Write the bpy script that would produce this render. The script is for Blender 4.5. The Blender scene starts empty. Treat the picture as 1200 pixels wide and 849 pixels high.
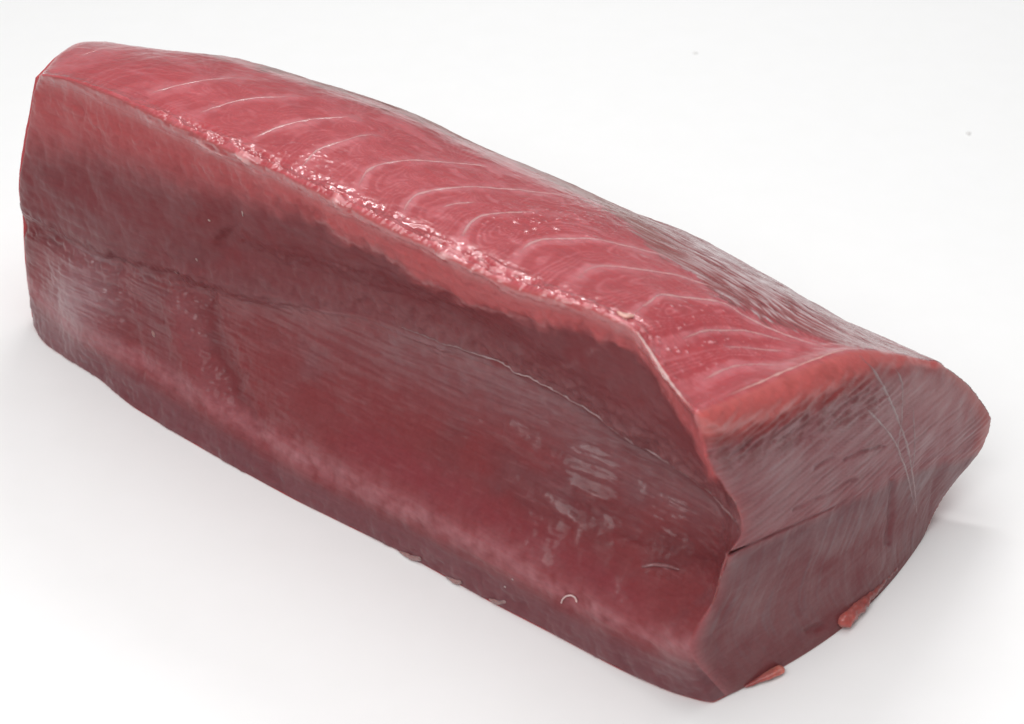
import bpy, math, time
import numpy as np
T0 = time.time()
rng = np.random.default_rng(7)
sc = bpy.context.scene
col = sc.collection

# ------------------------------------------------------------------ camera
PITCH = math.radians(35.0); FOC = 70.0
SCALE = 0.36 / 0.42377          # loin length 36 cm
DIST = 1.0 * SCALE
cam_d = bpy.data.cameras.new('camera'); cam = bpy.data.objects.new('camera', cam_d); col.objects.link(cam)
cam.location = (0, -DIST * math.cos(PITCH), DIST * math.sin(PITCH))
cam.rotation_euler = (math.pi / 2 - PITCH, 0, 0)
cam_d.lens = FOC; cam_d.sensor_width = 36.0; cam_d.sensor_fit = 'HORIZONTAL'
cam_d.clip_start = 0.01; cam_d.clip_end = 50
cam_d.dof.use_dof = True; cam_d.dof.focus_distance = 0.775; cam_d.dof.aperture_fstop = 16.0
sc.camera = cam

# ------------------------------------------------------------------ world and lamps (studio, white table)
w = bpy.data.worlds.new('World'); sc.world = w; w.use_nodes = True
w.node_tree.nodes['Background'].inputs[0].default_value = (1.0, 1.0, 1.0, 1)
w.node_tree.nodes['Background'].inputs[1].default_value = 0.22

def area(name, loc, target, sx, sy, power, color=(1, 1, 1)):
    d = bpy.data.lights.new(name, 'AREA'); d.shape = 'RECTANGLE'; d.size = sx; d.size_y = sy
    d.energy = power; d.color = color
    o = bpy.data.objects.new(name, d); col.objects.link(o); o.location = loc
    v = np.array(target, float) - np.array(loc, float)
    from mathutils import Vector
    o.rotation_euler = Vector(v).to_track_quat('-Z', 'Y').to_euler()
    return o
area('softbox_overhead', (0.05, 0.10, 1.5), (0.02, 0.0, 0), 1.4, 1.2, 11.5)
area('softbox_front', (-0.45, -0.95, 1.20), (0, -0.08, 0), 1.2, 0.9, 14.8)
area('strip_light_back', (0.10, 0.85, 1.10), (0, 0.05, 0), 0.55, 0.08, 4.0)
vs = sc.view_settings
vs.view_transform = 'Standard'; vs.look = 'None'; vs.exposure = 0.0; vs.gamma = 1.0; vs.use_curve_mapping = False
sc.cycles.use_adaptive_sampling = True

# ------------------------------------------------------------------ pixel rays -> loin coordinates (l along, w across, h up), metres
CAM = np.array(cam.location); FW = np.array([0, math.cos(PITCH), -math.sin(PITCH)])
RT = np.array([1.0, 0, 0]); UP = np.cross(RT, FW); FP = 1200 * FOC / 36
def ray(x, y): return FW + RT * (x - 600) / FP - UP * (y - 424.5) / FP
def ground_pt(x, y):
    d = ray(x, y); return CAM + d * (-CAM[2] / d[2])
A1, A0, A2 = ground_pt(835, 825), ground_pt(42, 385), ground_pt(1083, 628)
EL = (A0 - A1) / np.linalg.norm(A0 - A1); EH = np.array([0, 0, 1.0]); EW = np.cross(EL, EH)
if EW[1] < 0: EW = -EW
def to_lwh(P): D = P - A1; return np.array([D @ EL, D @ EW, D @ EH])
def to_world(Q): return A1 + Q[..., 0:1] * EL + Q[..., 1:2] * EW + Q[..., 2:3] * EH
def project(P):
    D = P - CAM; z = D @ FW
    return 600 + FP * (D @ RT) / z, 424.5 - FP * (D @ UP) / z, z
q2 = to_lwh(A2); CE = q2[0] / q2[1]            # end plane: l = CE*w
CAMQ = to_lwh(CAM)
def rayq(x, y):
    d = ray(x, y); return np.array([d @ EL, d @ EW, d @ EH])
def on_w(x, y, wv):                             # pixel -> point on the plane w = wv (mm)
    d = rayq(x, y); t = (wv / 1000 - CAMQ[1]) / d[1]; return CAMQ + d * t
def on_h(x, y, hv=0.0):
    d = rayq(x, y); t = (hv / 1000 - CAMQ[2]) / d[2]; return CAMQ + d * t
def on_end(x, y, off=0.0):                      # pixel -> point on the end plane pushed back by off (mm)
    d = rayq(x, y); n = np.array([1, -CE, 0]); t = (off / 1000 - n @ CAMQ) / (n @ d); return CAMQ + d * t

def pchip(x, y, xn):
    x = np.asarray(x, float); y = np.asarray(y, float)
    h = np.diff(x); dl = np.diff(y, axis=0) / (h[:, None] if y.ndim > 1 else h)
    d = np.zeros_like(y)
    a, b = dl[:-1], dl[1:]
    with np.errstate(divide='ignore', invalid='ignore'):
        hm = np.where(a * b > 0, 2 * a * b / (a + b), 0)
    d[1:-1] = hm; d[0] = dl[0]; d[-1] = dl[-1]
    i = np.clip(np.searchsorted(x, xn) - 1, 0, len(x) - 2)
    t = (xn - x[i]) / h[i]
    if y.ndim > 1: t = t[:, None]; hh = h[i][:, None]
    else: hh = h[i]
    return ((2*t**3-3*t**2+1)*y[i] + (t**3-2*t**2+t)*hh*d[i] + (-2*t**3+3*t**2)*y[i+1] + (t**3-t**2)*hh*d[i+1])

def sstep(a, b, x):
    t = np.clip((x - a) / (b - a), 0, 1); return t * t * (3 - 2 * t)

# ------------------------------------------------------------------ numpy gradient noise
def _hash(i, j, k, seed):
    n = (i * 374761393 + j * 668265263 + k * 2147483647 + seed * 974711) & 0xffffffff
    n = ((n ^ (n >> 13)) * 1274126177) & 0xffffffff
    n = ((n ^ (n >> 16)) * 2246822519) & 0xffffffff
    return (n ^ (n >> 15)) & 0xffffffff
GR = rng.normal(size=(256, 3)); GR /= np.linalg.norm(GR, axis=1)[:, None]; GR = GR.astype(np.float32)
ROT = np.linalg.qr(rng.normal(size=(3, 3)))[0].astype(np.float32)   # turn the lattice so no face lies along it
def noise(P, seed=0):
    P = np.asarray(P, np.float32) @ ROT; Fl = np.floor(P); I = Fl.astype(np.int64); f = P - Fl
    u = f * f * f * (f * (f * 6 - 15) + 10)
    r = 0
    for a in (0, 1):
        wa = u[:, 0] if a else 1 - u[:, 0]
        for b in (0, 1):
            wb = u[:, 1] if b else 1 - u[:, 1]
            for c in (0, 1):
                wc = u[:, 2] if c else 1 - u[:, 2]
                g = GR[_hash(I[:, 0] + a, I[:, 1] + b, I[:, 2] + c, seed) & 255]
                d = g[:, 0] * (f[:, 0] - a) + g[:, 1] * (f[:, 1] - b) + g[:, 2] * (f[:, 2] - c)
                r = r + wa * wb * wc * d
    return r * 1.6
def fbm(P, o=3, seed=0, gain=0.5):
    r = 0; a = 1; s = 0
    for k in range(o):
        r = r + a * noise(P * (2.0 ** k), seed + 17 * k); s += a; a *= gain
    return r / s

# ------------------------------------------------------------------ key curves of the loin
# front side keys, bottom to top: F0 base, F1 bulge above base, F2 hollow, F3 notch under lip, F4 lip, F5 rim, F6 top edge
# each: right end point from the end outline, then (x, y, w) traced along the length
def curve(first, pts): return np.array([first] + [on_w(*p) for p in pts])
RT_TOP = 9.0                                    # rounding of the end face's upper edge, mm
end = dict(
    F0=on_h(850, 817), F1=on_end(808, 760, 2), F2=on_end(836, 700, 1), F3=on_end(851, 650, 1),
    F4=on_end(868, 628, 1), F5=on_end(829, 535, 3), F6=on_end(814, 482, 6),
    T1=on_end(895, 447, 9), T2=on_end(985, 412, 9), T3=on_end(1098, 422, 4),
    B0=on_h(1083, 628), B1=on_end(1104, 585, 0), B2=on_end(1150, 522, 1), B3=on_end(1160, 492, 1), B4=on_end(1138, 455, 2))
base_px = [(834,825),(808,820),(780,811),(720,784),(650,747),(560,700),(480,655),(400,615),(330,580),(240,530),(160,482),(110,442),(60,410),(42,386)]
K = {}
K['F0'] = np.array([end['F0']] + [on_h(*p) for p in base_px])
K['F1'] = curve(end['F1'], [(757,745,-10),(713,725,-10),(670,702,-9),(627,677,-9),(580,649,-9),(530,625,-9),(480,600,-8),(420,570,-8),(367,545,-8),(317,517,-7),(250,475,-7),(180,432,-6),(100,388,-4),(35,335,0)])
K['F4'] = curve(end['F4'], [(827,573,17.5),(797,550,18),(750,520,19),(707,493,20),(667,467,20.5),(613,440,20.5),(543,407,19.5),(463,377,17),(410,363,15),(317,350,12),(230,335,8),(130,305,4),(25,245,3)])
K['F6'] = curve(end['F6'], [(800,468,-3),(770,425,3),(735,380,7),(690,360,6),(660,350,5),(600,333,4),(500,285,3),(400,236,3),(330,203,2),(240,160,2),(150,118,2),(100,98,3),(48,88,4)])
K['T3'] = curve(end['T3'], [(1000,380,128),(900,325,124),(820,281,119),(720,240,112),(640,205,106),(560,170,100),(480,131,93),(400,103,86),(290,72,76),(185,58,66),(110,49,56)])
K['T2'] = curve(end['T2'], [(840,358,88),(740,296,86),(640,224,83),(520,168,78),(400,122,70),(290,86,60),(185,66,50),(90,58,40)])
for k in K: K[k] = K[k][np.argsort(K[k][:, 0])] if k != 'F0' else K[k]

NS = 720
def sgrid(n):
    s = np.linspace(0, 1, n); return s
SS = sgrid(NS)
def resample(P):
    l = P[:, 0]; s = (l - l[0]) / (l[-1] - l[0])
    s = np.maximum.accumulate(s + np.arange(len(s)) * 1e-6); s = (s - s[0]) / (s[-1] - s[0])
    return pchip(s, P, SS)
G = {k: resample(v) for k, v in K.items()}
s1 = SS[:, None]
LEN = 0.36
def blend_end(P, k, r=0.05):                    # ease a derived curve onto the traced end point
    wgt = np.exp(-(SS / r))[:, None]
    return P + (end[k] - P[0]) * wgt
G['F5'] = blend_end(G['F6'] * 0.76 + G['F4'] * 0.24 + np.array([0, -0.0015, 0]), 'F5', 0.08)
ov = (0.008 * (1 - sstep(0.02, 0.35, SS)))[:, None]
G['F3'] = blend_end(G['F4'] + np.array([0, 1.0, -0.75]) * ov + np.array([0, 0.0005, -0.003]), 'F3', 0.03)
G['F2'] = blend_end(G['F3'] * 0.5 + G['F1'] * 0.5 + np.array([0, 0.0055, 0]) * (1 - s1), 'F2', 0.05)
# convex upper face: chord from the front edge to the ridge plus a bow that steepens toward the ridge
def bow(t): return G['F6'] * (1 - t) + G['T3'] * t + np.array([0, 0, 1.0]) * ((0.42 - 0.06 * s1) * t * (1 - t) * t ** 0.25) * np.abs(G['T3'][:, 1:2] - G['F6'][:, 1:2])
G['T1'] = blend_end(bow(0.36), 'T1', 0.09)
G['T2'] = blend_end(bow(0.72), 'T2', 0.07)
# back: hidden side, falls from the ridge to the belly and under to the base
B0 = G['F0'].copy(); B0[:, 1] = pchip([0, .15, .5, 1], [end['B0'][1], .122, .118, .088], SS); B0[:, 2] = 0
B0[:, 0] = G['T3'][:, 0]; G['B0'] = blend_end(B0, 'B0', 0.04)
B3 = G['T3'] + np.array([0, 0.016, -0.026]); G['B3'] = blend_end(B3, 'B3', 0.10)
G['B4'] = blend_end(G['T3'] * 0.45 + G['B3'] * 0.55 + np.array([0, 0.004, 0.003]), 'B4', 0.08)
G['B2'] = blend_end(G['B3'] * 0.62 + G['B0'] * 0.38 + np.array([0, 0.006, 0]), 'B2', 0.10)
G['B1'] = blend_end(G['B3'] * 0.25 + G['B0'] * 0.75 + np.array([0, 0.008, 0]), 'B1', 0.08)

# ------------------------------------------------------------------ sample the section loop
def side(keys, counts):
    """pchip through the key curves; returns (rows, NS, 3) and the key parameter of each row"""
    Y = np.stack([G[k] for k in keys])                      # nk, NS, 3
    # chord-length parametrisation averaged along the length
    v = np.concatenate([np.linspace(i, i + 1, c, endpoint=False) for i, c in enumerate(counts)] + [[len(counts)]])
    ch = np.linalg.norm(np.diff(Y, axis=0), axis=2).mean(1); x = np.concatenate([[0], np.cumsum(ch)])
    xv = np.interp(v, np.arange(len(keys)), x)
    flat = Y.reshape(len(keys), -1)
    return pchip(x, flat, xv).reshape(len(xv), NS, 3), v
front, vF = side(['F0', 'F1', 'F2', 'F3', 'F4', 'F5', 'F6'], [40, 62, 52, 10, 60, 36])
nF = len(vF); KF = int(np.argmin(abs(vF - 3)))
top, vT = side(['F6', 'T1', 'T2', 'T3'], [90, 100, 70]); nT = len(vT)
back0, vB0 = side(['B0', 'B1', 'B2', 'B3', 'B4', 'T3'], [KF // 2, KF - KF // 2, 36, 36, (nF - 1 - KF) - 72])
back, vB = back0, vB0
assert len(vB) == nF
bot = np.linspace(0, 1, nT)[:, None, None]; bottom = front[0] * (1 - bot) + back[0] * bot
def bow_end(c): return -0.0085 * np.sin(np.pi * np.clip(c, 0, 1)) ** 0.9
bottom[:, :, 0] += bow_end(bot[:, :, 0]) * np.exp(-SS / 0.025)[None]
# loop: front up, top across, back down, bottom across
loop = np.concatenate([front[:-1], top[:-1], back[::-1][:-1], bottom[::-1][:-1]])      # NL, NS, 3
NL = len(loop)
def gsm(a, sig):                                # periodic smoothing around the loop, rounds the corners
    r = int(3 * sig + 1); kx = np.exp(-0.5 * (np.arange(-r, r + 1) / sig) ** 2); kx /= kx.sum()
    out = np.zeros_like(a)
    for i, kk in enumerate(kx): out += kk * np.roll(a, i - r, axis=0)
    return out
loop = gsm(loop, 2.2)
cen_ = loop.mean(0, keepdims=True); ra = np.clip((SS - 0.972) / 0.028, 0, 1); ins = 0.003 * (1 - np.sqrt(1 - ra ** 2 * 0.999))
loop[..., 0] += 0.003 * sstep(0.9, 1.0, SS)[None]
dv = loop - cen_; dv[..., 0] = 0; dn = np.linalg.norm(dv, axis=2, keepdims=True)
loop = loop - dv / np.maximum(dn, 1e-6) * ins[None, :, None]; loop[..., 2] = np.maximum(loop[..., 2], 0)
iF = np.arange(nF); iT = nF - 1 + np.arange(nT); iB = (nF - 1 + nT - 1 + np.arange(nF))[::-1]; iO = (np.arange(nT) + 2*(nF-1) + (nT-1))[::-1] % NL
front, top, back, bottom = loop[iF], loop[iT], loop[iB], loop[iO]

# ------------------------------------------------------------------ end caps by Coons patches (nF rows x nT columns)
def coons(fr, tp, bk, bt):
    r = np.linspace(0, 1, nF)[:, None, None]; c = np.linspace(0, 1, nT)[None, :, None]
    # row parameter follows the front/back rows, column parameter the top/bottom
    S1 = (1 - c) * fr[:, None] + c * bk[:, None]; S2 = (1 - r) * bt[None] + r * tp[None]
    S3 = (1 - r) * (1 - c) * bt[0] + (1 - r) * c * bt[-1] + r * (1 - c) * tp[0] + r * c * tp[-1]
    return S1 + S2 - S3
capR = coons(front[:, 0], top[:, 0], back[:, 0], bottom[:, 0])
capL = coons(front[:, -1], top[:, -1], back[:, -1], bottom[:, -1])
def bulge(cap, loopc, sgn, rad, flat_l):
    """round the rim: interior goes to the flat plane over a distance rad (m) from the outline"""
    d = np.full(cap.shape[:2], 9.0)
    P = cap.reshape(-1, 3)[:, 1:]
    L = loopc[:, 1:]
    dd = np.full(len(P), 9.0)
    for q in L: dd = np.minimum(dd, np.hypot(P[:, 0] - q[0], P[:, 1] - q[1]))
    d = dd.reshape(cap.shape[:2])
    t = np.clip(d / rad, 0, 1); prof = np.sqrt(np.clip(1 - (1 - t) ** 2, 0, 1))
    out = cap.copy(); out[..., 0] = cap[..., 0] * (1 - prof) + flat_l(cap) * prof
    return out, d
cap_flat = lambda c: CE * c[..., 1] - 0.0005 + bow_end(c[..., 1] / end['B0'][1]) * np.clip(1 - c[..., 2] / 0.06, 0, 1) ** 1.3
capR, dR = bulge(capR, loop[:, 0], -1, 0.012, cap_flat)
capL, dL = bulge(capL, loop[:, -1], 1, 0.014, lambda c: c[..., 0] + 0.006)

# ------------------------------------------------------------------ assemble vertex arrays
side_pts = loop.transpose(1, 0, 2).reshape(-1, 3)                 # index s*NL + i
nside = len(side_pts)
inner = np.s_[1:-1, 1:-1]
cr = capR[inner].reshape(-1, 3); cl = capL[inner].reshape(-1, 3)
V = np.concatenate([side_pts, cr, cl])
def cap_index(base, s):
    idx = np.zeros((nF, nT), np.int64)
    idx[1:-1, 1:-1] = base + np.arange((nF - 2) * (nT - 2)).reshape(nF - 2, nT - 2)
    o = s * NL
    idx[:, 0] = o + iF; idx[-1, :] = o + iT; idx[:, -1] = o + iB; idx[0, :] = o + iO
    return idx
IR = cap_index(nside, 0); IL = cap_index(nside + len(cr), NS - 1)
# per-vertex features
ii = np.tile(np.arange(NL), NS); ss = np.repeat(SS, NL)
side_id = np.zeros(len(V), np.int8)             # 0 front 1 top 2 back 3 bottom 4 right end 5 left end
key = np.zeros(len(V), np.float32)
sd = np.zeros(NL, np.int8); kv = np.zeros(NL, np.float32)
kv[iF] = vF; sd[iO] = 3; sd[iB] = 2; kv[iB] = vB; sd[iT] = 1; kv[iT] = vT; sd[iF[1:-1]] = 0; kv[iF[1:-1]] = vF[1:-1]
side_id[:nside] = sd[ii]; key[:nside] = kv[ii]
side_id[nside:nside + len(cr)] = 4; side_id[nside + len(cr):] = 5
sv = np.concatenate([ss, np.zeros(len(cr)), np.ones(len(cl))]).astype(np.float32)
erow = np.zeros(len(V), np.float32); ecol = np.zeros(len(V), np.float32); edist = np.zeros(len(V), np.float32)
rr, cc = np.meshgrid(np.linspace(0, nF - 1, nF), np.linspace(0, 1, nT), indexing='ij')
erow[nside:nside+len(cr)] = (rr[inner] - KF).ravel(); ecol[nside:nside+len(cr)] = cc[inner].ravel(); edist[nside:nside+len(cr)] = dR[inner].ravel()

# faces
def quads(I): return np.stack([I[:-1, :-1], I[1:, :-1], I[1:, 1:], I[:-1, 1:]], -1).reshape(-1, 4)
S_I = (np.arange(NS)[:, None] * NL + np.arange(NL + 1)[None] % NL)
FS = quads(S_I); FS_loop = np.tile(np.arange(NL), NS - 1)        # loop cell of each side face
FR = quads(IR)[:, ::-1]; FL = quads(IL)
rowsR = np.repeat(np.arange(nF - 1), nT - 1)
AllF = np.concatenate([FS, FR, FL])
# orientation check: outward normals
def vnormals(V, F):
    a = V[F[:, 2]] - V[F[:, 0]]; b = V[F[:, 3]] - V[F[:, 1]]; n = np.cross(a, b)
    N = np.zeros_like(V)
    for c in range(4):
        for d in range(3): N[:, d] += np.bincount(F[:, c], n[:, d], len(V))
    return N / np.maximum(np.linalg.norm(N, axis=1), 1e-12)[:, None]
W = to_world(V)
N = vnormals(W, AllF)
tc = nside // NL // 2 * NL + iT[nT // 2]
if N[tc][2] < 0: FS = FS[:, ::-1]
cidx = IR[nF // 2, nT // 2]
nr = np.cross(W[FR[:, 2]] - W[FR[:, 0]], W[FR[:, 3]] - W[FR[:, 1]]).mean(0)
if nr @ EL > 0: FR = FR[:, ::-1]
nl = np.cross(W[FL[:, 2]] - W[FL[:, 0]], W[FL[:, 3]] - W[FL[:, 1]]).mean(0)
if nl @ EL < 0: FL = FL[:, ::-1]
AllF = np.concatenate([FS, FR, FL])
N = vnormals(W, AllF)
px, py, pz = project(W)
print('grid', len(V), len(AllF), round(time.time() - T0, 1))
# ------------------------------------------------------------------ surface relief and flesh colours, vertex by vertex
Q = (V * 1000).astype(np.float32)
front_m = side_id == 0; top_m = side_id == 1; back_m = side_id == 2; bot_m = side_id == 3; end_m = side_id == 4
def n3(sl, sw, sh, seed, o=2, sel=slice(None)):
    return fbm(Q[sel] / np.array([sl, sw, sh], np.float32), o, seed)
WX = px + 5 * noise(Q / 6.0, 41) + 2 * noise(Q / 2.2, 43); WY = py + 5 * noise(Q / 6.0, 42) + 2 * noise(Q / 2.2, 44)
WX = np.where(side_id == 4, px + 0.3 * (WX - px), WX); WY = np.where(side_id == 4, py + 0.3 * (WY - py), WY)
def ipx(pts, x): p = np.array(pts, float); return np.interp(x, p[:, 0], p[:, 1])
def line_d(pts, sel, reach):
    """distance in traced units from surface vertices to a traced line; inf outside reach"""
    d = np.full(len(V), 1e3, np.float32); p = np.array(pts, float)
    bb = sel & (px > p[:, 0].min() - reach) & (px < p[:, 0].max() + reach) & (py > p[:, 1].min() - reach) & (py < p[:, 1].max() + reach)
    idx = np.nonzero(bb)[0]; X = np.stack([WX[idx], WY[idx]], 1); best = np.full(len(idx), 1e3)
    for a, b in zip(p[:-1], p[1:]):
        v = b - a; t = np.clip(((X - a) @ v) / (v @ v), 0, 1); best = np.minimum(best, np.linalg.norm(X - a - t[:, None] * v, axis=1))
    d[idx] = best; return d
def soft(pts, width, sel): return np.exp(-(line_d(pts, sel, width * 3) / width) ** 2)
def mixc(C, c, m): m = np.clip(m, 0, 1)[:, None]; return C * (1 - m) + np.asarray(c, np.float32) * m

nA = n3(45, 45, 45, 1, 2); nB = n3(14, 14, 14, 2, 3); nC = n3(4.5, 4.5, 4.5, 3, 2); nD = n3(1.7, 1.7, 1.7, 4, 2)
nf = n3(38, 5, 3.2, 5, 3)                       # fibres along the loin
nff = n3(16, 1.6, 1.1, 6, 2)
H = np.zeros(len(V), np.float32)                # relief, mm
H += 0.9 * nA + 0.40 * nB + 0.13 * nC
H += 0.05 * nD * ((side_id == 0) | (side_id == 4))
# -- front: lip, hollow, rim
kF = np.where(front_m, key, -9)
lipm = np.exp(-((kF - 4.0) / 0.35) ** 2); rimm = sstep(5.05, 5.6, kF)
near_r = 1 - sstep(0.15, 0.75, sv)
H += front_m * (0.36 * nf + 0.10 * nff + 0.35 * nB + 1.0 * n3(30, 26, 26, 71, 2))
H += lipm * (1.1 * nC + 0.8 * nB) * (0.35 + near_r)
H += np.exp(-((kF - 2.6) / 0.5) ** 2) * (0.5 * nf + 0.16 * nff) * (0.4 + near_r)
H += np.exp(-((kF - 5.3) / 0.25) ** 2) * (0.8 * nC + 0.4 * nB)
# bead along the upper front edge, lumpy and torn
kT = np.where(top_m, key, -9)
edge = np.where(front_m, np.clip(6 - kF, 0, 9) / 0.28, np.where(top_m, kT / 0.10, 9.0)); bead = np.exp(-edge ** 2)
eb = sstep(0.05, 0.2, sv) * (1 - sstep(0.72, 0.9, sv)) + 0.35
nE = n3(8.5, 2.8, 2.8, 51, 2) * np.clip(0.75 + 1.3 * n3(26, 26, 26, 52, 1), 0.2, 1.6)
H += bead * eb * (0.6 + 1.2 * nE + 0.25 * nD)
tear = np.exp(-((edge - 1.2) / 1.0) ** 2) * top_m
H += tear * eb * (-0.5 + 1.1 * nE + 0.22 * nD)
# -- top: fine pimples in patches, septa furrows handled by the lines
pim = np.exp(-(((px - 800) / 75) ** 2 + ((py - 395) / 42) ** 2)) + 0.8 * np.exp(-(((px - 640) / 70) ** 2 + ((py - 258) / 22) ** 2)) + 0.45 * np.exp(-(((px - 330) / 70) ** 2 + ((py - 190) / 20) ** 2)) + 0.12
pim = pim * top_m
H += pim * 1.0 * np.clip(nD - 0.15, 0, 1) + top_m * 0.05 * nff
# -- skin side: streaks along the length
BND = [(60, 36), (105, 44), (185, 56), (290, 78), (400, 114), (500, 152), (560, 178), (640, 216), (700, 248), (750, 283), (800, 322), (850, 355), (900, 384), (960, 404), (1000, 412), (1130, 440)]
db = ipx(BND, px) - py + 10 * nB
band = np.where(top_m, sstep(-14, 30, db), 0) + back_m
band = np.clip(band, 0, 1).astype(np.float32)
rgt = sstep(690, 860, px)
H += band * (0.16 + 0.30 * rgt) * n3(45, 1.5, 1.5, 8, 2) + band * 0.08 * n3(14, 0.8, 0.8, 9, 1)
# -- right end: torn ridges under the rounded edge, saw striations, seam
up = erow / (nF - 1 - KF); lo = erow / KF       # 0 at the seam, 1 at the top / -1 at the base
eup = end_m * sstep(-0.16, 0.10, up + 0.05 * nB + 0.10 * sstep(0.4, 0.9, ecol)); elo = end_m * (1 - eup)
diag = np.stack([Q[:, 1] * 0.93 + Q[:, 2] * 0.10, Q[:, 2] * 1.0 - Q[:, 1] * 0.10, Q[:, 0]], 1)
st = fbm(diag / np.array([18, 1.25, 6], np.float32), 2, 21)
tornz = end_m * sstep(0.48, 0.66, up) * (1 - sstep(0.84, 0.93, up)) * (1 - sstep(0.62, 0.85, ecol))
H += eup * 0.34 * st + tornz * (0.85 * fbm(diag / np.array([11, 1.5, 4], np.float32), 2, 22) + 0.15 * nD - 0.25)
arc = np.stack([ecol * 118, Q[:, 2], Q[:, 0]], 1)
sa = fbm(arc / np.array([2.2, 26, 9], np.float32), 2, 23)
H += elo * 0.22 * sa
H -= end_m * np.exp(-((erow + 1.0) / 1.6) ** 2) * 1.5 * (1 - sstep(0.15, 0.60, ecol)) * (0.7 + 0.9 * nB)
H -= elo * 0.9 * (1 - sstep(0.2, 0.9, ecol)) * np.exp(lo * 3)
for pts, wd, dp in [([(1047, 566), (1046, 600), (1041, 638)], 3.5, 1.1), ([(930, 597), (965, 580), (1000, 560)], 2, .6), ([(990, 540), (1010, 528), (1035, 522)], 2, .7),
                    ([(905, 520), (920, 512)], 2, .5), ([(955, 548), (978, 535)], 2.2, .6), ([(965, 735), (945, 740)], 5, 1.0)]:
    H -= dp * soft(pts, wd, end_m)
# larger lobes, creases and grooves of the front
for pts, wd, a in [([(30, 262), (80, 284), (110, 300), (150, 317), (200, 326), (240, 348)], 8, -1.7), ([(88, 325), (97, 350), (105, 378)], 34, 3.4), ([(137, 312), (150, 370), (168, 430)], 11, -1.5),
                   ([(200, 352), (218, 410), (252, 478)], 16, 1.6), ([(240, 352), (258, 420), (296, 500)], 18, -1.9), ([(300, 400), (340, 470), (390, 530)], 20, 1.2), ([(222, 316), (300, 343), (420, 368), (520, 404)], 11, 1.6),
                   ([(265, 286), (330, 312), (430, 336), (520, 368), (600, 404)], 14, -2.0), ([(270, 235), (272, 268), (250, 305)], 13, -0.9), ([(120, 150), (220, 205), (320, 265)], 26, 1.4), ([(60, 215), (130, 245), (200, 285)], 12, 0.9),
                   ([(640, 400), (700, 440), (760, 490)], 16, 1.2), ([(690, 600), (760, 625), (840, 650)], 16, -1.6), ([(600, 505), (650, 545), (700, 590)], 12, 1.0), ([(430, 520), (540, 580), (650, 645)], 26, -1.2)]:
    H += a * soft(pts, wd, front_m)
# rim of paler flesh under the upper edge, standing proud with a torn lower border
RB = [(20, 165), (100, 175), (180, 195), (250, 218), (330, 240), (377, 258), (410, 281), (443, 291), (480, 317), (520, 342), (560, 362), (600, 369), (640, 377), (680, 389), (715, 398), (740, 405), (765, 438), (790, 478), (812, 515), (830, 560)]
rsoft = np.interp(px, [0, 250, 400, 900], [40, 30, 14, 10])
rimx = front_m * sstep(-1, 1, (ipx(RB, px) - WY + 6 * nC + 10 * nB) / rsoft)
H += rimx * np.interp(px, [0, 280, 420, 900], [0, 0.1, 0.55, 0.5])
# strands and folds on the front as relief
folds = [([(707, 613), (757, 620), (797, 627), (850, 636)], 2.0, .55), ([(713, 633), (763, 640), (800, 642)], 2.0, .5), ([(640, 580), (653, 597), (677, 607), (677, 640), (682, 672)], 2.6, .8),
         ([(672, 566), (697, 583), (707, 613)], 2.6, .8), ([(752, 664), (768, 661), (797, 666)], 3.0, 1.1), ([(735, 380), (705, 402), (680, 420), (655, 432)], 3.0, .8),
         ([(417, 330), (440, 352), (463, 373)], 2.2, .5), ([(377, 257), (410, 280), (443, 290), (480, 317), (520, 342), (560, 362), (600, 368)], 2.2, .6), ([(333, 263), (380, 290), (410, 330)], 2, .35),
         ([(505, 398), (545, 416), (600, 440), (640, 462)], 2.4, .6), ([(520, 412), (560, 432), (585, 440)], 2.0, -.6), ([(600, 452), (640, 475), (665, 500)], 2.4, -.6), ([(790, 672), (802, 684), (806, 676)], 2.2, .6),
         ([(820, 682), (845, 684)], 2.2, .6), ([(758, 672), (797, 673)], 2.6, -.9), ([(700, 600), (760, 612), (850, 628)], 5, -.5)]
foldm = np.zeros(len(V), np.float32)
for pts, wd, a in folds:
    m = soft(pts, wd * 1.4, front_m) * np.clip(0.6 + 1.2 * nC, 0.0, 1.3); H += 0.32 * a * m
    if a > 0: foldm = np.maximum(foldm, m * min(1, a))
H *= ~bot_m
basefade = np.where(front_m, 0.45 + 0.55 * sstep(0, 0.5, kF), 1) * np.where(end_m, sstep(-1.0, -0.93, lo), 1)
H += (front_m & (key < 0.6)) * (1 - sstep(0.1, 0.6, kF)) * (0.9 * nC + 1.0 * nB)
H *= basefade
Wd = W + N * (H[:, None] / 1000); Wd[:, 2] = np.maximum(Wd[:, 2], 0.0003)
Nd = vnormals(Wd, AllF)

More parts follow.
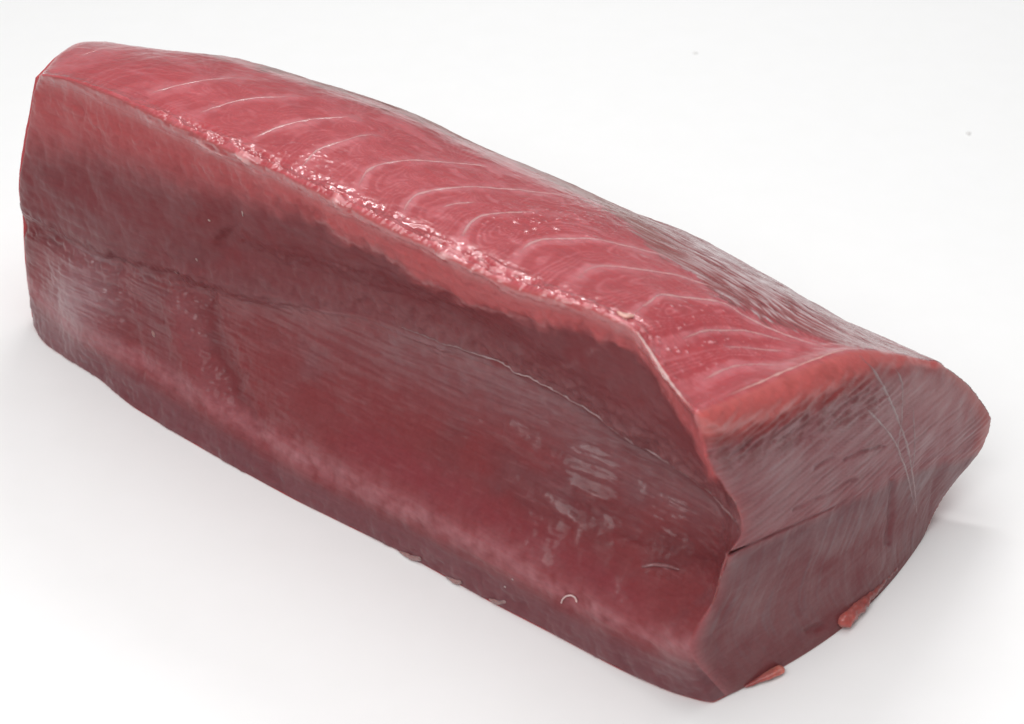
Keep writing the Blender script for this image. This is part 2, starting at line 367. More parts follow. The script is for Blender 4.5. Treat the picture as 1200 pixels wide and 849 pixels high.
SEPTA = [
 ([(90,66),(110,61),(140,55)], 1.0, .5), ([(174,110),(213,100),(250,93),(293,88)], 1.3, .9), ([(235,132),(253,125),(293,115),(320,113),(345,113)], 1.4, .9),
 ([(296,163),(333,147),(383,138),(423,138)], 1.4, 1.0), ([(352,198),(373,177),(400,167),(433,158),(446,160)], 1.3, .9),
 ([(420,220),(430,202),(450,192),(487,188),(527,190),(553,193),(600,203)], 1.6, 1.0), ([(470,259),(477,240),(490,228),(513,222),(553,218),(593,220),(633,225),(667,233),(700,243)], 1.6, 1.0),
 ([(540,280),(553,260),(567,252),(600,248),(630,247)], 1.4, .9), ([(518,243),(535,238),(557,236)], 1.2, .7), ([(605,303),(620,287),(643,280),(683,280),(733,288),(773,297),(807,310)], 1.6, 1.0),
 ([(678,328),(690,317),(710,312),(747,315),(787,320),(820,330),(860,347)], 1.6, 1.0), ([(741,368),(760,355),(777,345),(807,348),(847,355),(867,367),(900,383),(953,403),(988,414)], 1.8, 1.0),
 ([(800,396),(833,387),(867,387),(900,393),(933,403)], 1.3, .8), ([(850,406),(887,408),(925,411)], 1.2, .7), ([(825,444),(860,430),(887,427),(925,427)], 1.4, .7)]

# -- colours (albedo, with some sheen, glints and shade painted in)
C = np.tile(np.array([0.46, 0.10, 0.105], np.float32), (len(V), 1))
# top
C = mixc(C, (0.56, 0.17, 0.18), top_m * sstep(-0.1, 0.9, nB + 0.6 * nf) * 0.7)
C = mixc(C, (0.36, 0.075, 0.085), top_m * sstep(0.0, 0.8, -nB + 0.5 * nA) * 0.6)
C = mixc(C, (0.60, 0.24, 0.25), top_m * sstep(0.15, 0.6, nf) * 0.35)
SKN = np.tile(np.array([0.27, 0.086, 0.076], np.float32), (len(V), 1))
ns8 = n3(50, 1.5, 1.5, 8, 2)
SKN = mixc(SKN, (0.18, 0.066, 0.060), sstep(0, 0.6, nB + 0.4 * nf) * 0.7)
SKN = mixc(SKN, (0.30, 0.20, 0.15), sstep(0.1, 0.5, n3(30, 3, 3, 61, 2)) * 0.40 * (1 - rgt))
SKN = mixc(SKN, (0.30, 0.075, 0.08), rgt * 0.8)
SKN = mixc(SKN, (0.56, 0.42, 0.43), rgt * sstep(-0.05, 0.4, ns8 + 0.25 * sstep(15, 60, db)) * 0.8)
SKN = mixc(SKN, (0.17, 0.045, 0.05), rgt * sstep(0.12, 0.45, -ns8) * 0.8)
# front
fu = front_m * sstep(3.3, 3.7, kF); fl = front_m * (1 - sstep(3.3, 3.7, kF))
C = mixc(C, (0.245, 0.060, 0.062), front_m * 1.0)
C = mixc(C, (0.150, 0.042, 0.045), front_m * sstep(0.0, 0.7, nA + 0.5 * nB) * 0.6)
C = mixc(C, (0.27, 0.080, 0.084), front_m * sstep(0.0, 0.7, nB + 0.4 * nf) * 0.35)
C = mixc(C, (0.20, 0.092, 0.096), front_m * sstep(0.05, 0.6, n3(22, 18, 14, 91, 3)) * 0.45)
C = mixc(C, (0.19, 0.070, 0.074), fu * (0.35 + 0.3 * nB + 0.2 * nC))
E2L = [(20, 262), (130, 305), (230, 335), (317, 350), (410, 363), (463, 377), (543, 407), (613, 440), (667, 467), (707, 493), (750, 520), (797, 550), (827, 573), (868, 628)]
GLB = [(20, 300), (130, 370), (230, 400), (330, 425), (420, 450), (500, 480), (560, 500), (620, 525), (660, 548), (700, 580), (740, 597), (800, 613), (868, 640)]
yy = WY + 6 * nB
gf = front_m * sstep(-4, 6, yy - ipx(E2L, px)) * (1 - sstep(-60, 20, yy - ipx(GLB, px)))
C = mixc(C, (0.25, 0.130, 0.133), gf * (0.60 + 0.2 * nf + 0.25 * nff + 0.2 * nC) * (0.25 + 0.75 * sstep(300, 600, px)))  # grey membrane tone, with the shelf's sheen painted in
for pts_, wd_, c_, k_ in [
    ([(212, 355), (232, 420), (268, 485)], 16, (0.29, 0.105, 0.112), .5), ([(245, 362), (262, 425), (300, 505)], 12, (0.14, 0.030, 0.034), .5), ([(170, 340), (185, 400), (215, 455)], 13, (0.24, 0.10, 0.105), .4),
    ([(215, 316), (300, 342), (420, 366), (520, 402)], 8, (0.28, 0.13, 0.133), .45), ([(60, 215), (120, 240), (200, 300)], 14, (0.24, 0.08, 0.085), .4), ([(40, 275), (90, 282), (140, 305)], 9, (0.13, 0.03, 0.032), .55),
    ([(780, 640), (820, 645), (850, 655)], 26, (0.13, 0.036, 0.038), .6), ([(420, 520), (520, 575), (640, 640), (740, 700)], 22, (0.27, 0.050, 0.062), .55)]:
    C = mixc(C, c_, soft(pts_, wd_, front_m) * k_ * np.clip(0.9 + 0.5 * nB + 0.3 * nf, 0, 1.3))  # among these strokes, lit bulges painted paler and shaded creases darker
C = mixc(C, (0.42, 0.165, 0.175), front_m * np.exp(-((kF - 1.0) / 0.22) ** 2) * (0.60 + 0.6 * nC + 0.3 * nB))  # light catching the base bulge, painted as a pink line
C = mixc(C, (0.19, 0.082, 0.090), front_m * (1 - sstep(0.45, 0.85, kF)) * 0.75)  # shade on the strip facing down, painted as a darker tone
C = mixc(C, (0.32, 0.14, 0.142), front_m * sstep(0.28, 0.6, nff + 0.3 * nf + 0.2 * nC) * 0.30 * np.clip(0.6 + 0.8 * nB, 0, 1))
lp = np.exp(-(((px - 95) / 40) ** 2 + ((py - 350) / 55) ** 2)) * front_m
C = mixc(C, (0.32, 0.165, 0.175), lp * (0.8 + 0.6 * nf))  # sheen on the left lobe, painted as pale mauve
lt = np.exp(-(((px - 90) / 120) ** 2 + ((py - 120) / 45) ** 2)) * front_m
C = mixc(C, (0.35, 0.088, 0.088), lt * (0.8 + 0.6 * nB))
C = mixc(C, (0.165, 0.044, 0.047), fu * 0.40)  # overhang shade below the rim, painted in as darker flesh
C = mixc(C, (0.52, 0.130, 0.128), rimx * np.interp(px, [0, 250, 400], [0.55, 0.7, 0.85]))
C = mixc(C, (0.46, 0.24, 0.23), soft(RB[5:13], 2.0, front_m) * 0.55 * np.clip(0.7 + nC, 0, 1))
C = mixc(C, (0.26, 0.12, 0.12), lipm * (0.25 + 0.5 * near_r) * (0.8 + 0.8 * nC))
C = mixc(C, (0.28, 0.13, 0.13), foldm * 0.28)
# end
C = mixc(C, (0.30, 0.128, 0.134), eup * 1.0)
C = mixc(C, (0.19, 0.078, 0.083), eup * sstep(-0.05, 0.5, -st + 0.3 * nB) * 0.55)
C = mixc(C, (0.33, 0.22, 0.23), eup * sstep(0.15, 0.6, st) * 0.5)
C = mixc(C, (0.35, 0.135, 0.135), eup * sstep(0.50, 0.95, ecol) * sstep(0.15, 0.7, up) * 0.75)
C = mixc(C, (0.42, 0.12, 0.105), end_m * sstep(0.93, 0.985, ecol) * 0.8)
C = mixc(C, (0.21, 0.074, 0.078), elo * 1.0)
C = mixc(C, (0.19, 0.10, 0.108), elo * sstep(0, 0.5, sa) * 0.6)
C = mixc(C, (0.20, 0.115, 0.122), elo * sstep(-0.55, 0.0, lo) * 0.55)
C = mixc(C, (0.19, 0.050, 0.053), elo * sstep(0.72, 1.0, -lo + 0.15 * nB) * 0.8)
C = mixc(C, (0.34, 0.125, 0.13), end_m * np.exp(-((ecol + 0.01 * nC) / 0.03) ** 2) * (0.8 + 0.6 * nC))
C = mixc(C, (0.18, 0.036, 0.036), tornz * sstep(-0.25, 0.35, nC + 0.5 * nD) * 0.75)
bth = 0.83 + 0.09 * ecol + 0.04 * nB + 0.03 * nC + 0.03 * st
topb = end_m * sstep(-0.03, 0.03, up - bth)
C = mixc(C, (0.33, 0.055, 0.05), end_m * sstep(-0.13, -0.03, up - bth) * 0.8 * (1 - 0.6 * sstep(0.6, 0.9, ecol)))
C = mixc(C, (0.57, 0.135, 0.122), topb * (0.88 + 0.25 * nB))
C = mixc(C, (0.36, 0.07, 0.06), topb * sstep(0.0, 0.5, nf + nB) * 0.5)
C = mixc(C, (0.36, 0.07, 0.07), np.clip(tear, 0, 1) * sstep(0, 0.5, nC) * 0.5 * eb)
C = mixc(C, (0.70, 0.40, 0.38), np.clip(bead + 0.7 * tear, 0, 1) * eb * sstep(0.12, 0.5, nE + 0.25 * nD) * 0.7)  # wet glints along the ridge, painted as whitish blobs
C = mixc(C, (0.80, 0.58, 0.56), pim * sstep(0.36, 0.52, nD) * 0.9)  # glints on the pimples, painted as whitish dots
it = np.nonzero(top_m)[0]; XT = np.stack([px[it] + 0.35 * (WX[it] - px[it]), py[it] + 0.35 * (WY[it] - py[it])], 1)
num = np.zeros(len(it)); den = np.zeros(len(it))
FAM = [0, 1, 2, 3, 4, 5, 6, 7, 9, 10, 11, 12, 14]
for fi, si in enumerate(FAM):
    p = np.array(SEPTA[si][0], float); e = p[-1] - p[-2]; e /= np.linalg.norm(e)
    b0 = p[0] - p[1]; b0 /= np.linalg.norm(b0)
    tail = [p[-1] + e * 40 + np.array([0, 6]), p[-1] + e * 40 + np.array([45, 32]), p[-1] + e * 40 + np.array([120, 88])]
    pp = np.concatenate([[p[0] + b0 * 30], p, tail]); best = np.full(len(it), 1e9)
    for a, b in zip(pp[:-1], pp[1:]):
        v = b - a; t = np.clip(((XT - a) @ v) / (v @ v), 0, 1); best = np.minimum(best, ((XT - a - t[:, None] * v) ** 2).sum(1))
    w_ = 1 / (best + 6) ** 1.5; num += fi * w_; den += w_
fam = np.zeros(len(V), np.float32); fam[it] = num / den
fl1 = np.zeros(len(V), np.float32); fl1[it] = np.cos(2 * np.pi * 4 * (num / den + 0.02 * nB[it]))
fl2 = np.zeros(len(V), np.float32); fl2[it] = np.cos(2 * np.pi * 9 * (num / den + 0.015 * nB[it]))
C = mixc(C, (0.64, 0.27, 0.275), top_m * sstep(0.45, 1.0, fl1) * np.clip(0.40 + 0.5 * nC, 0, 0.7) * (0.55 + 0.45 * sstep(300, 520, px)))
C = mixc(C, (0.60, 0.24, 0.245), top_m * sstep(0.5, 1.0, fl2) * np.clip(0.16 + 0.4 * nB, 0, 0.4))
C = mixc(C, (0.36, 0.065, 0.072), top_m * sstep(0.2, 1.0, -fl1) * np.clip(0.25 + 0.5 * nB, 0, 0.5) * (0.35 + 0.65 * sstep(300, 520, px)))
C = mixc(C, SKN, band * (0.80 - 0.30 * rgt))
for pts_, wp_, k_ in SEPTA:
    C = mixc(C, (0.64, 0.30, 0.30), top_m * soft(pts_, 4.5, top_m) * 0.42 * k_)
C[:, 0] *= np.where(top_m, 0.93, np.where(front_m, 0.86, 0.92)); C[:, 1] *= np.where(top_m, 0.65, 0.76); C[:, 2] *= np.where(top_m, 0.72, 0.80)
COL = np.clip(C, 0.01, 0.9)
# wetness: low where the cut is dry and dull
RGH = np.full(len(V), 0.32, np.float32) + 0.05 * front_m
RGH = RGH - 0.22 * np.clip(bead + tear + 0.8 * pim, 0, 1) + 0.10 * end_m - 0.08 * band * rgt
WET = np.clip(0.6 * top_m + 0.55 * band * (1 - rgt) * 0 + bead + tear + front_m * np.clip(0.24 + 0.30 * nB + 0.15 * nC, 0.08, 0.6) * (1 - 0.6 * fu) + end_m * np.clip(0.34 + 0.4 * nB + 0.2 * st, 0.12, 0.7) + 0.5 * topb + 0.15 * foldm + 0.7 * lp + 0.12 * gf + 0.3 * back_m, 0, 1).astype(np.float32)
print('detail', round(time.time() - T0, 1))

# ------------------------------------------------------------------ locate traced lines on the surface
def on_surface(pts, sel, step=1.2):
    p = np.array(pts, float); d = np.concatenate([[0], np.cumsum(np.hypot(*np.diff(p, axis=0).T))])
    n = max(6, int(d[-1] / step)); t = np.linspace(0, d[-1], n)
    P = pchip(d, p, t) if len(p) > 2 else np.stack([np.interp(t, d, p[:, 0]), np.interp(t, d, p[:, 1])], 1)
    bb = sel & (px > p[:, 0].min() - 8) & (px < p[:, 0].max() + 8) & (py > p[:, 1].min() - 8) & (py < p[:, 1].max() + 8) & (((Nd * (CAM - Wd)).sum(1)) > 0)
    idx = np.nonzero(bb)[0]
    X = np.stack([px[idx], py[idx]], 1); pos = np.zeros((n, 3)); nor = np.zeros((n, 3))
    for i, q in enumerate(P):
        dd = ((X - q) ** 2).sum(1); k = np.argpartition(dd, 12)[:12]; w_ = 1 / (dd[k] + 0.3); w_ /= w_.sum()
        pos[i] = w_ @ Wd[idx[k]]; nor[i] = w_ @ Nd[idx[k]]
    nor /= np.linalg.norm(nor, axis=1)[:, None]
    return pos, nor
# ------------------------------------------------------------------ materials
def nodes_of(name):
    m = bpy.data.materials.new(name); m.use_nodes = True; nt = m.node_tree
    return m, nt, nt.nodes['Principled BSDF'], nt.nodes.new, nt.links.new
def table_material():
    m, nt, b, nw, ln = nodes_of('white_table')
    tc = nw('ShaderNodeTexCoord'); nz = nw('ShaderNodeTexNoise'); nz.inputs['Scale'].default_value = 60; nz.inputs['Detail'].default_value = 6
    ln(tc.outputs['Object'], nz.inputs['Vector'])
    cr = nw('ShaderNodeValToRGB'); cr.color_ramp.elements[0].color = (0.875, 0.875, 0.87, 1); cr.color_ramp.elements[1].color = (0.90, 0.90, 0.90, 1)
    ln(nz.outputs['Fac'], cr.inputs['Fac']); ln(cr.outputs['Color'], b.inputs['Base Color'])
    b.inputs['Roughness'].default_value = 0.55; b.inputs['Specular IOR Level'].default_value = 0.3
    return m
def flesh_material(name, sss=0.45, tint=None, coat=0.6, bump=0.16, alpha_attr=None):
    m, nt, b, nw, ln = nodes_of(name)
    at = nw('ShaderNodeAttribute'); at.attribute_name = 'Col'
    tc = nw('ShaderNodeTexCoord')
    mp = nw('ShaderNodeMapping'); mp.inputs['Rotation'].default_value = (0, 0, -math.atan2(EL[1], EL[0])); mp.vector_type = 'POINT'
    ln(tc.outputs['Object'], mp.inputs['Vector'])
    sc1 = nw('ShaderNodeMapping'); sc1.inputs['Scale'].default_value = (120, 900, 900); ln(mp.outputs['Vector'], sc1.inputs['Vector'])
    n1 = nw('ShaderNodeTexNoise'); n1.inputs['Scale'].default_value = 1; n1.inputs['Detail'].default_value = 4; ln(sc1.outputs['Vector'], n1.inputs['Vector'])
    n2 = nw('ShaderNodeTexNoise'); n2.inputs['Scale'].default_value = 700; n2.inputs['Detail'].default_value = 5; ln(tc.outputs['Object'], n2.inputs['Vector'])
    mr = nw('ShaderNodeMapRange'); mr.inputs['From Min'].default_value = 0.3; mr.inputs['From Max'].default_value = 0.7; mr.inputs['To Min'].default_value = 0.90; mr.inputs['To Max'].default_value = 1.10
    ad = nw('ShaderNodeMath'); ad.operation = 'ADD'; ln(n1.outputs['Fac'], ad.inputs[0]); ln(n2.outputs['Fac'], ad.inputs[1])
    hf = nw('ShaderNodeMath'); hf.operation = 'MULTIPLY'; hf.inputs[1].default_value = 0.5; ln(ad.outputs[0], hf.inputs[0])
    ln(hf.outputs[0], mr.inputs['Value'])
    mul = nw('ShaderNodeMix'); mul.data_type = 'RGBA'; mul.blend_type = 'MULTIPLY'; mul.inputs['Factor'].default_value = 1
    ln(at.outputs['Color'], mul.inputs[6]); ln(mr.outputs['Result'], mul.inputs[7])
    ln(mul.outputs[2], b.inputs['Base Color'])
    rg = nw('ShaderNodeAttribute'); rg.attribute_name = 'Rgh'; ln(rg.outputs['Fac'], b.inputs['Roughness'])
    b.inputs['Subsurface Weight'].default_value = sss; b.inputs['Subsurface Radius'].default_value = (1.0, 0.30, 0.22); b.inputs['Subsurface Scale'].default_value = 0.005
    wt = nw('ShaderNodeAttribute'); wt.attribute_name = 'Wet'
    for nm, k_ in (('Coat Weight', coat), ('Specular IOR Level', 0.6)):
        mm = nw('ShaderNodeMath'); mm.operation = 'MULTIPLY'; mm.inputs[1].default_value = k_; ln(wt.outputs['Fac'], mm.inputs[0]); ln(mm.outputs[0], b.inputs[nm])
    b.inputs['Coat Roughness'].default_value = 0.13
    bp = nw('ShaderNodeBump'); bp.inputs['Strength'].default_value = bump; bp.inputs['Distance'].default_value = 0.0006
    ln(hf.outputs[0], bp.inputs['Height']); ln(bp.outputs['Normal'], b.inputs['Normal'])
    return m
m_table = table_material()
m_flesh = flesh_material('red_tuna_flesh')
m_sept = flesh_material('pale_connective_tissue', sss=0.3, coat=0.5, bump=0.2)
m_scrap = flesh_material('orange_red_trim', sss=0.6, coat=0.5)

def build(name, verts, faces, mat, parent=None, attrs=None, normals=None):
    used = np.unique(faces); remap = np.full(len(verts), -1, np.int64); remap[used] = np.arange(len(used))
    v = verts[used].astype(np.float32); f = remap[faces].astype(np.int32)
    if parent is not None: v = v - np.array(loin.location, np.float32)
    me = bpy.data.meshes.new(name); me.vertices.add(len(v)); me.vertices.foreach_set('co', v.ravel())
    k = f.shape[1]
    me.loops.add(f.size); me.loops.foreach_set('vertex_index', f.ravel())
    me.polygons.add(len(f)); me.polygons.foreach_set('loop_start', np.arange(0, f.size, k, dtype=np.int32))
    me.polygons.foreach_set('use_smooth', np.ones(len(f), bool))
    me.update(calc_edges=True)
    for an, (ty, arr) in (attrs or {}).items():
        a = me.attributes.new(an, ty, 'POINT'); arr = arr[used].astype(np.float32)
        if ty == 'FLOAT_COLOR':
            a.data.foreach_set('color', np.concatenate([arr, np.ones((len(arr), 1), np.float32)], 1).ravel())
        else: a.data.foreach_set('value', arr.ravel())
    me.materials.append(mat)
    if normals is not None: me.normals_split_custom_set_from_vertices(normals[used].astype(np.float32))
    o = bpy.data.objects.new(name, me); col.objects.link(o)
    if parent is not None: o.parent = parent
    return o
def cattr(c, r, wt=None): return {'Col': ('FLOAT_COLOR', np.asarray(c, np.float32)), 'Rgh': ('FLOAT', np.asarray(r, np.float32)), 'Wet': ('FLOAT', np.asarray(wt if wt is not None else np.full(len(c), 0.7), np.float32))}

# ------------------------------------------------------------------ table
g = 3.0
tab = build('tabletop', np.array([[-g, -g, 0], [g, -g, 0], [g, g, 0], [-g, g, 0]], float), np.array([[0, 1, 2, 3]]), m_table)
tab['kind'] = 'structure'

# ------------------------------------------------------------------ the loin
loin = bpy.data.objects.new('tuna_loin', None); col.objects.link(loin)
loin.location = to_world(np.array([[0.18, 0.05, 0.0]]))[0]; loin.empty_display_size = 0.05
loin['label'] = 'thick block of raw red tuna loin lying on white surface'; loin['category'] = 'fish'
lc = FS_loop; iBk = iB[KF]
upper_cell = (lc >= KF) & (lc < iBk)
wall_U = np.array([S_I[:-1, KF], S_I[1:, KF], S_I[1:, iBk], S_I[:-1, iBk]]).T
FU = np.concatenate([FS[upper_cell], FR[rowsR >= KF], FL[rowsR >= KF], wall_U])
FLo = np.concatenate([FS[~upper_cell], FR[rowsR < KF], FL[rowsR < KF], wall_U[:, ::-1]])
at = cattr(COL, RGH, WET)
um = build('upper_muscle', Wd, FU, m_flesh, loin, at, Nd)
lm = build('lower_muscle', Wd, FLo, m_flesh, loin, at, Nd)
um['label'] = 'pink upper muscle with pale curved lines and red rim'
lm['label'] = 'dark red hollowed lower muscle'

# pale septa curving over the upper face, each a thin raised strip sunk into the flesh
def strip(name, pts, sel, wpx, lift, c0, c1, parent, mat, fade=(0.15, 0.25)):
    pos, nor = on_surface(pts, sel); n = len(pos)
    for _ in range(3): pos[1:-1] = 0.25 * pos[:-2] + 0.5 * pos[1:-1] + 0.25 * pos[2:]
    tan = np.gradient(pos, axis=0); tan /= np.linalg.norm(tan, axis=1)[:, None]
    sid = np.cross(nor, tan); sid /= np.linalg.norm(sid, axis=1)[:, None]
    t = np.linspace(0, 1, n); env = sstep(0, fade[0], t) * (1 - sstep(1 - fade[1], 1, t))
    jit = 1 + 0.9 * noise(np.stack([t * d_len(pos) / 0.004, np.full(n, hash_name(pts)), np.zeros(n)], 1), 31)
    wd = wpx * 0.00037 * (0.35 + 0.65 * env) * np.clip(jit, 0.35, 1.8)
    U_ = np.array([-1, -0.5, 0, 0.5, 1.0]); Hh = np.array([-0.35, 0.55, 1.0, 0.55, -0.35])
    vv = pos[:, None] + sid[:, None] * (U_[None, :, None] * wd[:, None, None]) + nor[:, None] * (Hh[None, :, None] * (lift * (0.15 + 0.85 * env) / 1000)[:, None, None])
    I = np.arange(n * 5).reshape(n, 5)
    f = quads(I)
    cc_ = np.array(c0) * (1 - env[:, None]) + np.array(c1) * env[:, None]
    cv = np.repeat(cc_, 5, axis=0)
    nn = np.cross(vv[1, 2] - vv[0, 2], vv[0, 3] - vv[0, 2])
    if nn @ nor[0] < 0: f = f[:, ::-1]
    return build(name, vv.reshape(-1, 3), f, mat, parent, cattr(cv, np.full(len(cv), 0.3)))
def d_len(p): return np.linalg.norm(np.diff(p, axis=0), axis=1).sum()
def hash_name(pts): return (pts[0][0] * 7.13 + pts[-1][1] * 3.7) % 97
for pts, wp, k_ in SEPTA:
    base = np.array((0.50, 0.15, 0.155)); hi = np.array((0.62, 0.29, 0.29)) * k_ + base * (1 - k_)
    strip('connective_tissue_line', pts, top_m, wp * 0.9, 0.11, base, hi, um, m_sept)
# ragged pale edge of the membrane along the lip, and the pale line along the upper edge of the cut end
strip('torn_membrane_edge', [(863,617),(827,573),(797,550),(750,520),(707,493),(667,467),(613,440),(543,407),(470,380)], front_m, 1.6, 0.35, (0.2, 0.1, 0.1), (0.40, 0.25, 0.25), um, m_sept, (0.05, 0.4))
strip('connective_tissue_line', [(742,383),(757,404),(775,432),(795,460),(812,481)], top_m | front_m, 1.3, 0.3, (0.5, 0.16, 0.15), (0.68, 0.40, 0.38), um, m_sept)
strip('connective_tissue_line', [(850,464),(900,444),(950,424),(985,412),(1010,411)], top_m | end_m, 1.3, 0.2, (0.55, 0.2, 0.18), (0.66, 0.33, 0.30), um, m_sept)
# pale strands drawn across the cut end
for pts, wp in [([(1007,417),(1027,440),(1047,480),(1063,523),(1073,573),(1077,607)], 1.5), ([(1047,427),(1057,453),(1057,490),(1052,523),(1063,553),(1073,593)], 1.3),
                ([(1070,478),(1072,530),(1068,560)], 1.0), ([(1013,477),(1043,510),(1060,540)], 0.9)]:
    strip('membrane_strand', pts, end_m, wp, 0.2, (0.24, 0.10, 0.105), (0.28, 0.145, 0.15), um, m_sept)

# thin skin-side membrane over the back of the upper muscle, ragged where it thins out on the flesh
j0 = int(iT[0] + np.searchsorted(vT, 1.15)); j1 = int(iBk) - 2
sk = np.clip(band + 0.55 * n3(40, 2.0, 2.0, 62, 2) * (band > 0.02), 0, 1)
off = 0.28 * (sk - 0.5) - 0.35 * (band < 0.03)
rows = np.concatenate([np.arange(0, NS - 1, 2), [NS - 1]])
SI = S_I[rows][:, j0:j1]
WS = Wd + Nd * (off[:, None] / 1000)
fsk = quads(SI); t_ = fsk[len(fsk) // 2]
nn = np.cross(WS[t_[2]] - WS[t_[0]], WS[t_[3]] - WS[t_[1]])
if nn @ Nd[t_[0]] < 0: fsk = fsk[:, ::-1]
m_skin = flesh_material('dull_silvery_skin', sss=0.0, coat=0.4, bump=0.2)
skin = build('skin_membrane', WS, fsk, m_skin, um, cattr(SKN, RGH, WET), Nd)
skin['label'] = 'grey brown membrane along the back edge, silvery at the right'

# soft blobs: trim scraps, flakes, curled strands
def tube(name, path, radii, colour, parent, mat, *args, colour2=None, **kw):
    return tube_(name, path, radii, colour, colour2 if colour2 is not None else colour, parent, mat, *args, **kw)
def tube_(name, path, radii, colour, colour2, parent, mat, flat=1.0, nrm=None, seed=0, lump=0.0, seg=12, rough=0.3, n=28):
    p = np.array(path, float); r = np.array(radii, float) / 1000
    d = np.concatenate([[0], np.cumsum(np.linalg.norm(np.diff(p, axis=0), axis=1))]); t = np.linspace(0, d[-1], n)
    P = pchip(d, p, t); R = pchip(d, r, t)
    e = np.minimum(t, d[-1] - t); R = R * np.sqrt(np.clip(1 - (1 - np.clip(e / np.maximum(R, 1e-5), 0, 1)) ** 2, 0.004, 1))
    tan = np.gradient(P, axis=0); tan /= np.linalg.norm(tan, axis=1)[:, None]
    u_ = np.array(nrm if nrm is not None else (0, 0, 1.0)); u_ = u_ - tan * (tan @ u_)[:, None]; u_ /= np.linalg.norm(u_, axis=1)[:, None]
    v_ = np.cross(tan, u_); a_ = np.linspace(0, 2 * np.pi, seg, endpoint=False)
    vv = P[:, None] + R[:, None, None] * (np.cos(a_)[None, :, None] * v_[:, None] + flat * np.sin(a_)[None, :, None] * u_[:, None])
    vv = vv.reshape(-1, 3)
    if lump: 
        dirn = vv - np.repeat(P, seg, 0); vv = vv + dirn * (lump * fbm(vv * 1000 / 2.5, 2, 70 + seed))[:, None]
    vv[:, 2] = np.maximum(vv[:, 2], 0.0004)
    I = np.arange(n * seg).reshape(n, seg); I = np.concatenate([I, I[:, :1]], 1)
    f = quads(I)
    cen = vv.mean(0); nv = np.cross(vv[f[:, 2]] - vv[f[:, 0]], vv[f[:, 3]] - vv[f[:, 1]])
    if ((vv[f[:, 0]] - cen) * nv).sum() < 0: f = f[:, ::-1]
    tt = np.repeat(np.linspace(0, 1, n), seg)[:, None] ** 1.5
    c = (np.array(colour, np.float32) * (1 - tt) + np.array(colour2, np.float32) * tt) * (1 + 0.35 * fbm(vv * 1000 / 2.0, 2, 80 + seed))[:, None]
    return build(name, vv, f, mat, parent, cattr(np.clip(c, 0, .95), np.full(len(vv), rough)))
def endp(x, y, off): return to_world(on_end(x, y, off)[None])[0]
def gp(x, y, h): return to_world(on_h(x, y, h)[None])[0]
t1 = tube('trim_scrap', [gp(1070, 640, 1.6), gp(1048, 662, 2.4), gp(1022, 690, 3.0), gp(1000, 714, 3.8), gp(983, 732, 3.6)], [1.2, 2.0, 2.6, 3.3, 3.4], (0.15, 0.036, 0.04), lm, m_scrap, 0.75, seed=1, lump=0.45, n=60, seg=24, colour2=(0.42, 0.10, 0.085))
t1['label'] = 'rounded red scrap under the cut end'
t2 = tube('trim_scrap', [gp(872, 805, 1.0), gp(888, 797, 1.6), gp(905, 789, 2.0), gp(919, 783, 2.0)], [0.8, 1.4, 2.0, 2.0], (0.28, 0.06, 0.06), lm, m_scrap, 0.55, seed=2, lump=0.2, n=40, seg=20, colour2=(0.54, 0.18, 0.14))
t2['label'] = 'pale orange pointed scrap at the bottom corner'
def surf(pts, sel, lift, step=3): 
    pos, nor = on_surface(pts, sel, step); return pos + nor * lift / 1000, nor.mean(0)
for pts, r, sd_ in [([(466, 650), (480, 656), (494, 655)], [0.5, 1.5, 1.0], 3), ([(520, 681), (530, 684), (541, 682)], [0.5, 1.4, 1.0], 4), ([(572, 703), (584, 707), (592, 706)], [0.4, 1.0, 0.6], 5)]:
    P_, n_ = surf(pts, front_m, 0.1); q = np.linspace(0, len(P_) - 1, 3).astype(int)
    tube('flesh_flake', P_[q], r, (0.30, 0.17, 0.165), lm, m_scrap, 0.6, n_, sd_, 0.3)
for pts, r, cl_, sd_ in [([(177, 383), (180, 391), (183, 400)], [0.4, 1.0, 0.5], (0.42, 0.20, 0.18), 11), ([(243, 255), (246, 258), (249, 260)], [0.4, 0.7, 0.4], (0.55, 0.34, 0.30), 12), ([(285, 243), (286, 249), (287, 256)], [0.3, 0.6, 0.3], (0.5, 0.30, 0.28), 13),
                    ([(203, 315), (205, 321), (206, 328)], [0.4, 0.8, 0.4], (0.40, 0.18, 0.17), 14), ([(229, 300), (231, 304), (233, 308)], [0.3, 0.6, 0.3], (0.45, 0.24, 0.22), 15), ([(590, 685), (592, 688), (594, 690)], [0.3, 0.6, 0.3], (0.62, 0.42, 0.40), 16), ([(600, 676), (602, 678), (604, 680)], [0.3, 0.5, 0.3], (0.6, 0.4, 0.38), 17)]:
    pts = [tuple(0.5 * np.array(a_) + 0.5 * np.array(pts[1])) for a_ in pts]
    P_, n_ = surf(pts, front_m, 0.0, 1); q = np.linspace(0, len(P_) - 1, 3).astype(int)
    tube('flesh_flake', P_[q], np.array(r) * 0.8, np.array(cl_) * 0.7, um if pts[0][1] < 320 else lm, m_sept, 0.5, n_, sd_, 0.4, n=14, seg=10)
P_, n_ = surf([(658, 707), (660, 702), (664, 699), (669, 698), (673, 700), (675, 704), (676, 707)], front_m, 0.5, 1.5)
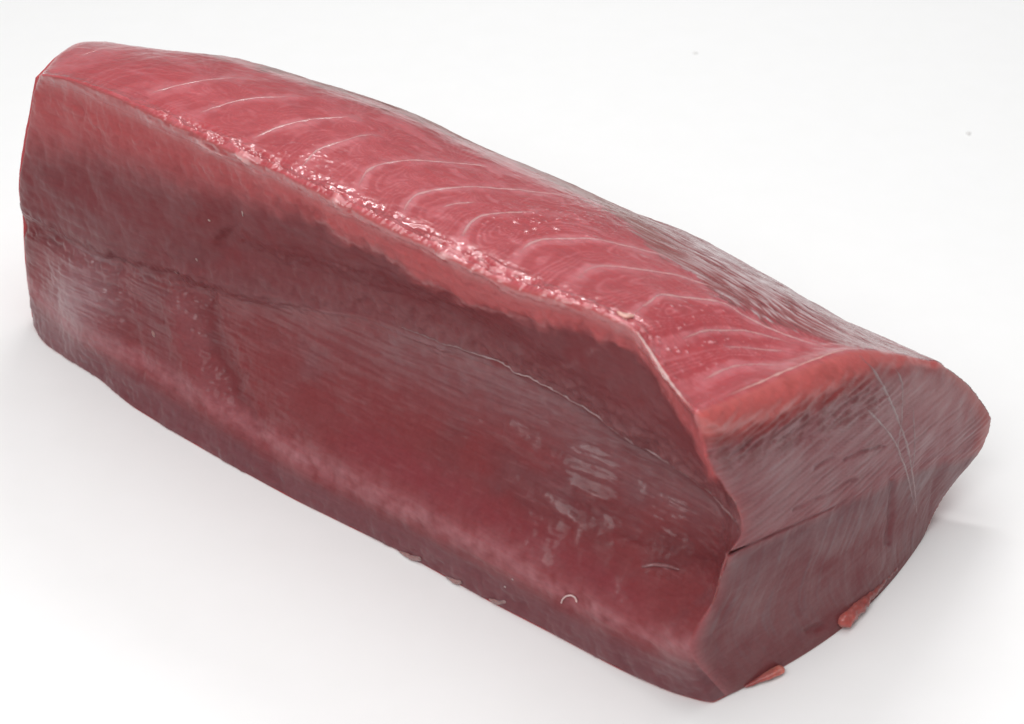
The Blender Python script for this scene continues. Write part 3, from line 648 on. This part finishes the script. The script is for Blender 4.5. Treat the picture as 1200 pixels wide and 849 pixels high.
cu = tube('membrane_curl', P_, np.full(len(P_), 0.33), (0.66, 0.42, 0.41), lm, m_sept, 1.0, n_, 6, 0.15, 8, 0.2)
cu['label'] = 'tiny pale curled strand'
P_, n_ = surf([(752, 665), (768, 662), (784, 664), (797, 668)], front_m, 0.3); q = np.linspace(0, len(P_) - 1, 4).astype(int)
tube('membrane_fold', P_[q], [0.4, 0.8, 0.7, 0.3], (0.22, 0.085, 0.09), lm, m_sept, 0.7, n_, 7, 0.25, 12, 0.25)
P_, n_ = surf([(722, 366), (732, 369), (744, 371)], top_m | front_m, 0.6); q = np.linspace(0, len(P_) - 1, 3).astype(int)
tube('flesh_flake', P_[q], [0.5, 1.5, 0.6], (0.66, 0.36, 0.30), um, m_sept, 0.5, n_, 8, 0.35)

# two faint specks on the white surface behind the loin
for (x, y, sx_, sd_), lb in zip([(815, 63, 1.3, 21), (1135, 157, 1.4, 22)], ['tiny pale grey crumb on the white surface above the middle of the tuna', 'tiny pale grey crumb on the white surface at the far right, behind the tuna']):
    c0 = ground_pt(x, y); k = 24; a_ = np.linspace(0, 2 * np.pi, k, endpoint=False)
    rr_ = sx_ / 1000 * (1 + 0.5 * fbm(np.stack([np.cos(a_), np.sin(a_), np.full(k, sd_ * 1.7)], 1) * 1.3, 2, sd_))
    rings = [np.stack([c0[0] + rr_ * f_ * np.cos(a_), c0[1] + rr_ * f_ * np.sin(a_), np.full(k, z_)], 1) for f_, z_ in ((1.0, 0.0002), (0.85, 0.0005), (0.45, 0.0007), (0.02, 0.00075))]
    vv = np.concatenate(rings); I = np.arange(4 * k).reshape(4, k); I = np.concatenate([I, I[:, :1]], 1); f = quads(I)
    nn = np.cross(vv[f[30, 2]] - vv[f[30, 0]], vv[f[30, 3]] - vv[f[30, 1]])
    if nn[2] < 0: f = f[:, ::-1]
    o = build('crumb', vv, f, m_skin, None, cattr(np.tile(np.array([0.76, 0.75, 0.74], np.float32), (len(vv), 1)), np.full(len(vv), 0.6)))
    o['label'] = lb; o['category'] = 'crumb'; o['group'] = 'crumbs on the white surface'
print('done', round(time.time() - T0, 1))
